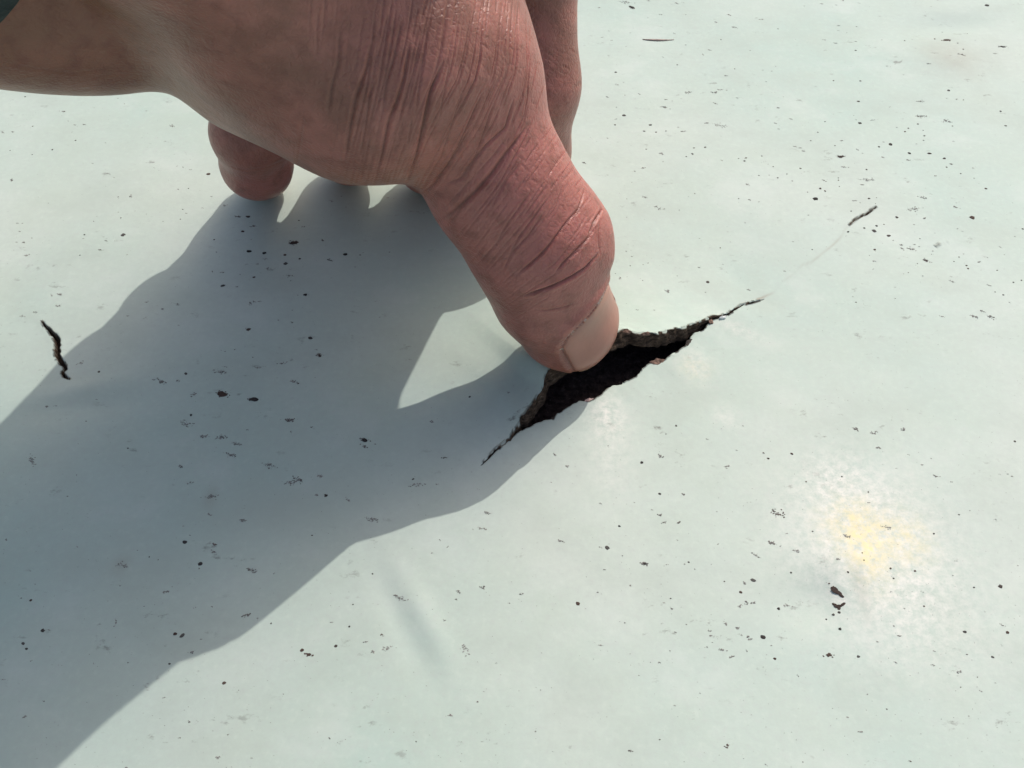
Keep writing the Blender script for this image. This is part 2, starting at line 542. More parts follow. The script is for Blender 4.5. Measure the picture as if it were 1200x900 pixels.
# the black deck below, a sheet of its own under the whole roof
_n = 60
gx = np.concatenate([[-60000, -2000], np.linspace(-120, 120, _n), [2000, 60000]])
dv = np.array([[x, y, -THICK - 1.3 + float(noise2(x, y, 9, 61)) * 0.8] for y in gx for x in gx])
nn = len(gx)
df = np.array([[j * nn + i, j * nn + i + 1, (j + 1) * nn + i + 1, (j + 1) * nn + i] for j in range(nn - 1) for i in range(nn - 1)])
deck = mesh_object('roof_deck', dv, df, M_DECK)
deck['kind'] = 'structure'

# ------------------------------------------------------------------ the hand: one continuous surface
def cap(p,a,b,ra,rb,flat=None,s=1.0):
    ba=b-a;pa=p-a
    h=np.clip(pa@ba/(ba@ba),0,1)
    w=pa-h[:,None]*ba
    if flat is not None:
        c=w@flat; d=np.sqrt(np.maximum((w*w).sum(1)+(s*s-1)*c*c,1e-12))
    else: d=np.sqrt((w*w).sum(1))
    return d-(ra+(rb-ra)*h)
def smin(a,b,k):
    h=np.maximum(k-np.abs(a-b),0)/k
    return np.minimum(a,b)-h*h*k*0.25
def chain(p,c,k,flat=None,s=1.0):
    d=None
    for (a,ra),(b,rb) in zip(c[:-1],c[1:]):
        e=cap(p,a,b,ra,rb,flat,s); d=e if d is None else smin(d,e,k)
    return d
def hand_sdf(p,S):
    n=S['thumb_nflat'];n=n/np.linalg.norm(n)
    th=chain(p,S['thumb'],3.0,n,1.12)
    th=smin(th,chain(p,S['knuckle'],2),2.5)
    pal=None
    for c in S['palm']:
        e=chain(p,c,4); pal=e if pal is None else smin(pal,e,6)
    pal=smin(pal,chain(p,S['hyp'],6),4)
    pal=smin(pal,chain(p,S['wrist'],8),6)
    pal=smin(pal,chain(p,S['dorsum'],6),6)
    pal=smin(pal,chain(p,S['meta'],6),4)
    pal=smin(pal,chain(p,S['web'],6),8)
    pal=smin(pal,chain(p,S['thenar'],6),3.5)
    d=smin(pal,th,4.0)
    f=None
    for k in('index','middle','ring','pinky'):
        e=chain(p,S[k],3.0); f=e if f is None else np.minimum(f,e)
    return smin(d,f,4.0)
def surface_nets(fn,lo,hi,h):
    lo=np.array(lo,float);n=np.ceil((np.array(hi)-lo)/h).astype(int)+1
    ax=[lo[i]+h*np.arange(n[i]) for i in range(3)]
    # coarse pass first; the exact distance is only needed near the skin
    cax=[x[::4] for x in ax]
    CX=np.stack(np.meshgrid(*cax,indexing='ij'),-1)
    CG=np.concatenate([fn(q) for q in np.array_split(CX.reshape(-1,3),8)]).reshape(CX.shape[:3]).astype(np.float32)
    G=CG
    for i in range(3): G=np.repeat(G,4,axis=i)
    G=np.ascontiguousarray(G[:n[0],:n[1],:n[2]])
    near=np.argwhere(np.abs(G)<h*9)
    pts=lo+h*near
    G[tuple(near.T)]=np.concatenate([fn(q) for q in np.array_split(pts,max(1,len(pts)//200000))])
    ins=G<0
    acc=np.zeros((n[0]-1,n[1]-1,n[2]-1,3),np.float32);cnt=np.zeros(acc.shape[:3],np.float32)
    for axis in range(3):
        o=[i for i in range(3) if i!=axis]
        for c0,c1 in itertools.product((0,1),(0,1)):
            s0=[None]*3;s1=[None]*3
            for i in range(3):
                if i==axis: s0[i]=slice(0,n[i]-1);s1[i]=slice(1,n[i])
                else:
                    c=c0 if i==o[0] else c1
                    s0[i]=s1[i]=slice(c,n[i]-1+c)
            a=G[tuple(s0)];b=G[tuple(s1)]
            x=(a<0)!=(b<0)
            t=np.where(x,a/np.where(x,a-b,1),0)
            cnt+=x
            acc[...,axis]+=np.where(x,t,0)
            acc[...,o[0]]+=x*c0; acc[...,o[1]]+=x*c1
    act=cnt>0
    idx=-np.ones(act.shape,np.int64);idx[act]=np.arange(act.sum())
    ijk=np.argwhere(act)
    verts=lo+h*(ijk+acc[act]/cnt[act][:,None])
    quads=[]
    for axis in range(3):
        o=[(axis+1)%3,(axis+2)%3]
        s0=[slice(None)]*3;s1=[slice(None)]*3
        s0[axis]=slice(0,n[axis]-1);s1[axis]=slice(1,n[axis])
        a=ins[tuple(s0)];b=ins[tuple(s1)]
        e=np.argwhere(a!=b)
        ok=(e[:,o[0]]>0)&(e[:,o[1]]>0)&(e[:,o[0]]<n[o[0]]-1)&(e[:,o[1]]<n[o[1]]-1)
        e=e[ok];fl=a[tuple(e.T)]
        def g(d0,d1):
            q=e.copy();q[:,o[0]]+=d0;q[:,o[1]]+=d1
            return idx[tuple(q.T)]
        q=np.stack([g(-1,-1),g(0,-1),g(0,0),g(-1,0)],1)
        q[~fl]=q[~fl][:,::-1]
        quads.append(q)
    return verts,np.concatenate(quads)
SKEL = {
    'thumb': [(V(9.95, 5.62, 7.32), 5.45), (V(9.58, 4.84, 9.91), 8.07), (V(5.94, 4.28, 18.65), 9.12), (V(4.13, 6.08, 27.22), 11.01), (V(-1.88, 8.43, 36.81), 10.60), (V(-6.97, 11.86, 46.87), 11.36)],
    'meta': [(V(-7.00, 16.10, 48.10), 10.60), (V(-18.17, 11.80, 56.53), 16.88), (V(-28.76, 15.20, 65.24), 18.56), (V(-37.00, 6.50, 87.00), 17.00)],
    'thenar': [(V(-19.29, 14.47, 44.69), 8.76), (V(-23.96, 12.43, 52.04), 11.34), (V(-34.08, 18.44, 55.96), 14.21), (V(-46.01, 17.86, 66.48), 12.35), (V(-40.00, 3.50, 84.00), 12.50)],
    'hyp': [(V(-47.77, 19.95, 57.50), 9.60), (V(-56.99, 16.45, 62.00), 11.30), (V(-64.02, 11.07, 67.00), 11.70), (V(-77.00, 1.00, 75.00), 12.80), (V(-86.00, -14.00, 84.00), 13.50)],
    'wrist': [(V(-45.00, 11.50, 90.00), 16.00), (V(-71.00, -8.50, 95.00), 18.50), (V(-110.20, -52.20, 112.00), 22.00), (V(-165.02, -109.92, 129.67), 27.43)],
    'web': [(V(-6.40, 13.60, 54.00), 8.30), (V(-8.00, 34.40, 66.00), 7.20), (V(7.72, 43.93, 81.50), 9.26)],
    'index': [(V(6.41, 45.82, 79.34), 9.90), (V(2.34, 56.47, 45.97), 8.90), (V(3.10, 48.27, 26.83), 8.90), (V(2.82, 49.00, 10.72), 8.00), (V(1.47, 46.46, 6.00), 5.90)],
    'middle': [(V(-8.56, 55.88, 83.40), 10.20), (V(-10.49, 66.31, 50.13), 9.00), (V(-14.79, 54.31, 26.09), 8.00), (V(-14.24, 50.27, 9.19), 7.40), (V(-17.13, 52.24, 6.00), 5.90)],
    'ring': [(V(-22.55, 58.34, 79.82), 9.80), (V(-29.16, 64.14, 46.40), 8.60), (V(-29.48, 51.55, 25.56), 7.00), (V(-31.63, 52.18, 9.39), 6.30), (V(-33.35, 55.35, 5.90), 5.80)],
    'pinky': [(V(-34.50, 53.00, 69.00), 9.00), (V(-41.82, 50.34, 42.47), 7.30), (V(-47.29, 41.39, 21.64), 6.80), (V(-48.70, 45.13, 11.58), 6.30), (V(-49.39, 50.24, 6.10), 6.00)],
    'knuckle': [(V(11.66, 6.95, 28.00), 3.60), (V(11.99, 5.39, 25.50), 3.80)],
    'dorsum': [(V(-12.00, 20.00, 80.00), 12.50), (V(-27.00, 10.50, 99.00), 14.00), (V(-66.00, -22.00, 116.00), 20.00), (V(-112.00, -60.00, 128.00), 24.00)],
    'thumb_nflat': V(0.550, -0.550, 0.620),
}
SKEL['palm'] = [[(V(-52, 6, 88), 12), (SKEL[k][0][0], 10.0)] for k in ('index', 'middle', 'ring', 'pinky')]
NAIL_PX = (702, 378); NAIL_DIM = (0.5, 16.0, math.radians(49), 0.0)
M_SKIN = mat_skin(); M_NAIL = mat_nail()
M_CUFF = mat_plain('dark_cuff_cloth', (0.022, 0.032, 0.030), 0.9, 900, 0.4, 0.0004)

hv, hq = surface_nets(lambda p: hand_sdf(p, SKEL), (-150, -95, -2), (32, 92, 134), 1.05)
base = BVHTree.FromPolygons([Vector(v) for v in hv], hq.tolist())

# Catmull-Clark twice for a smooth fine surface, then the creases are pressed in
tmp = mesh_object('tmp_hand', hv / MM, hq, M_SKIN)
sm = tmp.modifiers.new('s', 'SMOOTH'); sm.factor = 0.5; sm.iterations = 2
ss = tmp.modifiers.new('u', 'SUBSURF'); ss.levels = ss.render_levels = 1
dg = bpy.context.evaluated_depsgraph_get()
ev = tmp.evaluated_get(dg); em = ev.to_mesh()
co = np.empty(len(em.vertices) * 3, np.float32); em.vertices.foreach_get('co', co)
no = np.empty(len(em.vertices) * 3, np.float32); em.vertices.foreach_get('normal', no)
li = np.empty(len(em.loops), np.int32); em.loops.foreach_get('vertex_index', li)
co = co.reshape(-1, 3).astype(float); no = no.reshape(-1, 3).astype(float)
fq = li.reshape(-1, 4).copy()
ev.to_mesh_clear()
_m = tmp.data; bpy.data.objects.remove(tmp, do_unlink=True); bpy.data.meshes.remove(_m)

# finer still where the photograph looks: split the quads facing the viewer in the near part of the hand
def split_quads(co, no, fq, pick):
    """one linear-plus-normal refinement of the picked quads (others keep their corners, T-joints share edge points)"""
    nv = len(co)
    e = np.concatenate([fq[:, [0, 1]], fq[:, [1, 2]], fq[:, [2, 3]], fq[:, [3, 0]]])
    es = np.sort(e, 1)
    key = es[:, 0].astype(np.int64) * nv + es[:, 1]
    uk, inv = np.unique(key, return_inverse=True)
    nf = len(fq)
    a, b = uk // nv, uk % nv
    need = np.zeros(len(uk), bool)
    need[inv.reshape(4, nf)[:, pick].ravel()] = True
    mid = -np.ones(len(uk), np.int64); mid[need] = nv + np.arange(need.sum())
    d = co[b[need]] - co[a[need]]
    # curved midpoint from the two end normals
    bulge = ((no[a[need]] - no[b[need]]) * d).sum(1) / 8 * -1
    nm = no[a[need]] + no[b[need]]; nm /= np.linalg.norm(nm, axis=1)[:, None] + 1e-9
    mc = (co[a[need]] + co[b[need]]) / 2 + nm * bulge[:, None]
    E = mid[inv.reshape(4, nf)].T
    pf = fq[pick]; pe = E[pick]
    ci = nv + need.sum() + np.arange(len(pf))
    allc = np.concatenate([co, mc])
    cc = allc[pe].mean(1) * 1.0
    cn = no[pf].mean(1); cn /= np.linalg.norm(cn, axis=1)[:, None]
    co2 = np.concatenate([allc, cc]); no2 = np.concatenate([no, nm, cn])
    quads = np.concatenate([np.stack([pf[:, i], pe[:, i], ci, pe[:, i - 1]], 1) for i in range(4)])
    rest = []
    nz = np.flatnonzero(~pick)
    plain = (E[nz] < 0).all(1)
    q2 = fq[nz[plain]]
    for f in nz[~plain]:
        poly = []
        for i in range(4):
            poly.append(int(fq[f, i]))
            if E[f, i] >= 0: poly.append(int(E[f, i]))
        rest.append(poly)
    return co2, no2, quads, q2, rest

def project(q):
    wv = q - CAM; z = wv @ FWD
    return np.stack([600 + FPX * wv[:, 0] / z, 450 - FPX * (wv @ UPV) / z], 1), z
fc_ = co[fq].mean(1); fn_ = no[fq].mean(1)
uv_, z_ = project(fc_)
pick = ((fn_ * (CAM - fc_)).sum(1) > -2) & (uv_[:, 0] > -40) & (uv_[:, 0] < 760) & (uv_[:, 1] > -40) & (uv_[:, 1] < 470)
co, no, fa, fb, fcx = split_quads(co, no, fq, pick)

uv_, z_ = project(co[fa].mean(1))
pick2 = (uv_[:, 0] > 335) & (uv_[:, 0] < 735) & (uv_[:, 1] > -12) & (uv_[:, 1] < 420)
pick2 &= (no[fa].mean(1) * (CAM - co[fa].mean(1))).sum(1) > 8
fb0, fcx0 = fb, fcx
co, no, fa, fb, fcx = split_quads(co, no, fa, pick2)

def hit_px(u, v):
    d = FWD + V(1, 0, 0) * (u - 600) / FPX + UPV * (450 - v) / FPX
    h = base.ray_cast(Vector(CAM), Vector(d).normalized())
    return None if h[0] is None else np.array(h[0])

def surf_line(pts, step=4.0):
    """a crease drawn on the skin: positions as in the photograph, laid on the surface"""
    pts = np.array(pts, float)
    seg = np.hypot(*np.diff(pts, axis=0).T); t = np.concatenate([[0], np.cumsum(seg)])
    n = max(3, int(t[-1] / step * 2))
    # smooth interpolation through the points
    tt = np.linspace(0, t[-1], n)
    x = np.interp(tt, t, pts[:, 0]); y = np.interp(tt, t, pts[:, 1])
    k = np.array([1, 2, 3, 2, 1]) / 9
    if n > 8:
        x[2:-2] = np.convolve(x, k, 'valid'); y[2:-2] = np.convolve(y, k, 'valid')
    out = []
    for i in range(n):
        h = hit_px(x[i], y[i])
        if h is not None: out.append((h, i / (n - 1)))
    return out

rng = random.Random(5)
GRO = []          # (point, depth, width)
def groove(pts, depth, width):
    for p, f in surf_line(pts):
        e = min(1.0, min(f, 1 - f) * 5 + 0.12)
        GRO.append((p, depth * e, width))

def Z(ox, oy, sc, pts):
    return [(ox + x / sc, oy + y / sc) for x, y in pts]
Z1 = lambda *p: Z(330, 0, 4, p); Z2 = lambda *p: Z(480, 130, 5, p); Z3 = lambda *p: Z(540, 240, 4.5, p); Z4 = lambda *p: Z(0, 0, 4, p)
CREASES = [
 (Z1((172,40),(168,140),(165,280)), 0.17,0.19), (Z1((275,120),(265,300),(240,380),(215,540)), 0.29,0.25),
 (Z1((430,170),(400,320),(350,450),(320,600),(295,770)), 0.42,0.22), (Z1((440,370),(410,460),(390,620),(370,720)), 0.32,0.18),
 (Z1((565,90),(530,260),(490,390),(470,540)), 0.29,0.18), (Z1((600,200),(575,370),(540,480),(505,560),(470,730),(432,872)), 0.47,0.22),
 (Z1((655,160),(620,330),(590,430),(545,590)), 0.31,0.18), (Z1((690,90),(665,270),(640,450),(630,540)), 0.26,0.17),
 (Z1((760,290),(700,430),(670,580),(640,720),(600,830),(583,862)), 0.64,0.28), (Z1((790,300),(760,450),(740,560)), 0.26,0.18),
 (Z1((860,420),(820,520),(780,650),(740,760)), 0.31,0.19), (Z1((940,440),(880,580),(830,690),(780,780),(690,885)), 0.51,0.25),
 (Z1((1000,470),(950,620),(900,760),(850,850)), 0.34,0.20), (Z1((1090,460),(1050,600),(960,680),(880,780),(810,865)), 0.42,0.24),
 (Z1((500,60),(470,200),(440,300)), 0.22,0.17), (Z1((495,440),(460,470),(455,420)), 0.17,0.17), (Z1((610,560),(590,690)), 0.19,0.17),
 (Z2((700,70),(640,160),(560,260),(480,370),(380,480),(280,570),(170,650)), 0.51,0.34), (Z2((440,200),(380,280),(310,390),(200,440)), 0.36,0.25),
 (Z2((660,290),(560,420),(480,560)), 0.22,0.19), (Z2((720,460),(650,560),(560,680),(500,800)), 0.27,0.18), (Z2((830,490),(740,610),(640,740),(570,880)), 0.31,0.18),
 (Z2((1030,440),(990,580),(920,650),(850,750),(780,830),(700,900)), 0.42,0.19), (Z2((1090,680),(1050,740),(980,830),(900,890)), 0.36,0.19),
 (Z2((1132,572),(1085,645),(1050,735)), 0.64,0.24), (Z2((360,90),(290,230),(210,340),(150,430),(60,490)), 0.51,0.25),
 (Z2((620,560),(560,640),(480,700)), 0.17,0.17), (Z2((900,420),(860,560),(800,640)), 0.19,0.17),
 (Z3((290,30),(220,150),(170,240)), 0.22,0.17), (Z3((440,40),(360,160),(270,250),(215,365)), 0.29,0.18),
 (Z3((610,30),(530,130),(450,240),(370,310),(280,380)), 0.47,0.20), (Z3((690,160),(660,190),(590,260),(530,320),(500,360)), 0.47,0.22),
 (Z3((728,255),(660,335),(580,385),(500,425),(420,455),(330,480)), 0.72,0.26), (Z3((610,518),(530,545),(450,558),(380,555)), 0.24,0.20),
 (Z3((735,80),(725,180),(735,260)), 0.21,0.22), (Z3((660,60),(620,130),(560,210)), 0.21,0.17),
 (Z4((1115,90),(1090,180),(1078,270)), 0.10,0.28), (Z4((0,290),(150,322),(350,345),(600,310)), 0.12,0.28), (Z4((400,372),(520,350),(620,345)), 0.10,0.19),
 ([(262,192),(285,200),(315,196),(338,186)], 0.12,0.35), ([(672,104),(677,100),(682,97)], .15,.5),
]
for pts, d, wd in CREASES:
    groove(pts, d * 0.62, wd)
# families of fine parallel lines between guide lines
FAM = [
 ([(352,-15),(345,100),(335,200)], [(432,-15),(420,100),(398,216)], 6, .10),
 ([(432,-15),(420,100),(398,216)], [(505,-15),(480,100),(445,218)], 9, .13),
 ([(505,-15),(480,100),(445,218)], [(562,-15),(545,90),(500,170),(478,214)], 13, .15),
 ([(562,-15),(550,90),(505,170),(482,220)], [(612,0),(608,80),(580,150),(512,240)], 15, .18),
 ([(612,0),(618,90),(590,165),(515,245)], [(650,140),(600,210),(540,295)], 8, .14),
 ([(650,140),(600,210),(540,295)], [(692,225),(645,290),(580,345)], 12, .14),
 ([(692,225),(645,290),(580,345)], [(715,300),(670,340),(590,385)], 5, .10),
]
for ga, gb, n, dep in FAM:
    def res(g, m=12):
        g = np.array(g, float); t = np.linspace(0, 1, len(g)); q = np.linspace(0, 1, m)
        return np.stack([np.interp(q, t, g[:, 0]), np.interp(q, t, g[:, 1])], 1)
    A, B = res(ga), res(gb)
    for i in range(n):
        f = (i + rng.random()) / n
        L = A * (1 - f) + B * f
        ph = rng.random() * 6.3; am = rng.uniform(0.6, 2.2)
        L[:, 0] += am * np.sin(np.linspace(0, rng.uniform(4, 9), 12) + ph)
        cuts = sorted(rng.sample(range(1, 11), 2))
        for a, b in ((0, cuts[0]), (cuts[0], cuts[1]), (cuts[1], 11)):
            if rng.random() < 0.22 or b - a < 1: continue
            sh = rng.uniform(-2.0, 2.0)
            groove([(x + sh, y) for x, y in L[a:b + 1]], dep * rng.uniform(0.4, 1.15), rng.uniform(.12, .20))
# crossing short lines on the back of the thumb joint and the knuckle
for _ in range(90):
    u = rng.uniform(545, 690); v = rng.uniform(0, 250)
    a = math.radians(rng.uniform(10, 60)); L = rng.uniform(6, 16)
    groove([(u, v), (u + math.cos(a) * L * .5, v + math.sin(a) * L * .5 + rng.uniform(-1, 1)), (u + math.cos(a) * L, v + math.sin(a) * L)], rng.uniform(.03, .08), .2)

def nail_frame(p_root, p_tip, toward):
    a = p_tip - p_root; a = a / np.linalg.norm(a)
    n = toward - p_root; n = n - a * (n @ a); n = n / np.linalg.norm(n)
    return a, n, np.cross(a, n)

def nail_patch(root, a, n, b, y0, y1, phi, tilt=0.0, nx=26, ny=22, lift=0.22):
    """a curved plate lying on the finger: rows along the finger, columns round it"""
    pts = np.empty((ny, nx, 3)); nor = np.empty((ny, nx, 3))
    for i in range(nx):
        f = -1 + 2 * i / (nx - 1)
        c0 = y0 + 0.8 * f * f + 3.0 * abs(f) ** 5 + tilt * f
        c1 = y1 - 2.4 * abs(f) ** 2.6 + tilt * f * .3
        an = phi * f
        d = n * math.cos(an) + b * math.sin(an)
        for j in range(ny):
            y = c0 + (c1 - c0) * j / (ny - 1)
            o = root + a * y
            h = base.ray_cast(Vector(o), Vector(d), 12)      # from the bone outwards
            q = np.array(h[0]) if h[0] is not None else o + d * 6
            pts[j, i] = q; nor[j, i] = d
    # the plate is smoother than the flesh below: blur it along both ways
    for _ in range(3):
        pts[1:-1] = (pts[:-2] + 2 * pts[1:-1] + pts[2:]) / 4
    lf = lift * np.ones((ny, nx))
    lf[0] = -0.25; lf[1] = 0.05
    lf[:, 0] = -0.15; lf[:, -1] = -0.15
    return pts + nor * lf[..., None], pts

NAILS = []
def add_nail(root, tip, toward, y0, y1, phi, tilt=0.0):
    a, n, b = nail_frame(root, tip, toward)
    pl, fl = nail_patch(root, a, n, b, y0, y1, phi, tilt)
    NAILS.append((pl, fl))
_t = SKEL['thumb']
_root = _t[2][0]; _tip = _t[0][0]
_tw = hit_px(*NAIL_PX)
add_nail(_root, _tip, _tw, *NAIL_DIM)
for nm in ('index', 'middle', 'ring', 'pinky'):
    c = SKEL[nm]
    r0, t0 = c[2][0], c[4][0]
    LL = float(np.linalg.norm(t0 - r0))
    add_nail(r0, t0, r0 + V(0.15, 1, 0.25) * 20, LL - 9.0, LL + 1.5, math.radians(50))

# press the creases and the nail beds into the skin
dry = np.zeros(len(co)); disp = np.zeros(len(co)); crease = np.zeros(len(co))
gp = np.array([g[0] for g in GRO]); gd = np.array([g[1] for g in GRO]); gw = np.array([g[2] for g in GRO])
puv, pz = project(co)
cand = np.flatnonzero((puv[:, 0] > -60) & (puv[:, 0] < 760) & (puv[:, 1] > -60) & (puv[:, 1] < 470) & ((no * (CAM - co)).sum(1) > -25))
cc = co[cand]
CELL = 1.5
lo_c = cc.min(0) - 8
ci = np.floor((cc - lo_c) / CELL).astype(np.int64)
dim = ci.max(0) + 12
keyc = (ci[:, 0] * dim[1] + ci[:, 1]) * dim[2] + ci[:, 2]
order = np.argsort(keyc, kind='stable'); ks = keyc[order]
bestc = np.zeros(len(cc)); best = np.zeros(len(cc)); rim = np.zeros(len(cc))
for p, dpt, wd in zip(gp, gd, gw):
    r = min(4.2 * wd, 3.0)
    a0 = np.floor((p - r - lo_c) / CELL).astype(int); a1 = np.floor((p + r - lo_c) / CELL).astype(int)
    xs, ys = np.meshgrid(np.arange(a0[0], a1[0] + 1), np.arange(a0[1], a1[1] + 1), indexing='ij')
    kb = (xs.ravel() * dim[1] + ys.ravel()) * dim[2]
    i0 = np.searchsorted(ks, kb + a0[2]); i1 = np.searchsorted(ks, kb + a1[2], side='right')
    ids = [order[q0:q1] for q0, q1 in zip(i0, i1) if q1 > q0]
    if not ids: continue
    ids = np.concatenate(ids)
    d = np.sqrt(((cc[ids] - p) ** 2).sum(1))
    best[ids] = np.maximum(best[ids], dpt * np.exp(-(d / wd) ** 2))
    bestc[ids] = np.maximum(bestc[ids], dpt * np.exp(-(d / (0.62 * min(wd, 0.42))) ** 2))
    rim[ids] = np.maximum(rim[ids], dpt * 0.22 * np.exp(-((d - 2.3 * wd) / (1.1 * wd)) ** 2))
disp[cand] = -best + rim * (1 - np.minimum(1, best / 0.08))
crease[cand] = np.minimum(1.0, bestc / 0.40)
for pl, fl in NAILS:
    ny, nx, _ = fl.shape
    kn = KDTree(ny * nx)
    ff = fl.reshape(-1, 3)
    for i, p in enumerate(ff): kn.insert(Vector(p), i)
    kn.balance()
    cen = ff.mean(0)
    for i in np.flatnonzero(((co - cen) ** 2).sum(1) < 16 ** 2):
        p, j, d = kn.find(Vector(co[i]))
        r, c = divmod(j, nx)
        edge = (r == 0) or (c == 0) or (c == nx - 1)
        rim_cell = c in (1, nx - 2) or r in (1,)
        if d < 0.6 and not edge and r < ny - 1:
            disp[i] = min(disp[i], -0.08 if rim_cell else -0.35)
        elif edge and r < ny - 2:
            fold = (0.40 if r == 0 else 0.22) * math.exp(-((d - 1.1) / 1.0) ** 2)
            disp[i] += fold - 0.22 * math.exp(-(d / 0.4) ** 2)
            crease[i] = max(crease[i], 0.35 * math.exp(-(d / 0.4) ** 2))
            if r == 0 and d < 0.55: dry[i] = 1.0 - d / 0.55
co2 = co + no * disp[:, None]
faces = fa.tolist() + fb.tolist() + fcx + fb0.tolist() + fcx0

person = bpy.data.objects.new('person', None)
COL.objects.link(person)
person.empty_display_size = 0.02
person.location = (0, 0, 0)
person['label'] = 'bare hand with fingertips on the roof, thumb pressed to the torn edge'
person['category'] = 'person'
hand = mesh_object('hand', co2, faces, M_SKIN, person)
hm = hand.data
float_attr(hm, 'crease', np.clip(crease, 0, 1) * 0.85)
float_attr(hm, 'dry', dry)
def ball(c, r):
    return np.exp(-((co - c) ** 2).sum(1) / (r * r))
T = [p for p, r in SKEL['thumb']]
flush = 0.8 * ball(T[3] + V(4, 0, 2), 14) + 0.65 * ball(T[4] + V(5, 0, 2), 14) + 0.3 * ball(T[1], 9) + 0.6 * ball(T[5] + V(6, 4, 5), 17)
for nm in ('index', 'middle', 'ring', 'pinky'):
    flush = flush + 0.6 * ball(SKEL[nm][3][0], 12) + 0.3 * ball(SKEL[nm][2][0], 10)
float_attr(hm, 'flush', np.clip(flush, 0, 1) * 0.95)
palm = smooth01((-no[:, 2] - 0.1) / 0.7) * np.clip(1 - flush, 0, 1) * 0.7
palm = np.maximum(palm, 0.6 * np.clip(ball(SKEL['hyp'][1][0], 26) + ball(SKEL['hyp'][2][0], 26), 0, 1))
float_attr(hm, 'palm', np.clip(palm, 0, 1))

for k, (pl, fl) in enumerate(NAILS):
    ny, nx, _ = pl.shape
    idx = np.arange(ny * nx).reshape(ny, nx)
    q = np.stack([idx[:-1, :-1], idx[:-1, 1:], idx[1:, 1:], idx[1:, :-1]], -1).reshape(-1, 4)
    o = mesh_object('nail', pl.reshape(-1, 3), q, M_NAIL, hand)
    row = np.repeat(np.arange(ny) / (ny - 1), nx); colf = np.tile(np.linspace(-1, 1, nx), ny)
    float_attr(o.data, 'tipness', smooth01((row - 0.86) / 0.1) * 0.8)
    float_attr(o.data, 'lunula', smooth01(1 - (row * 2.4 + colf ** 2 * 1.2)) * 0.8)
    so_ = o.modifiers.new('thick', 'SOLIDIFY'); so_.thickness = 0.0005; so_.offset = -1

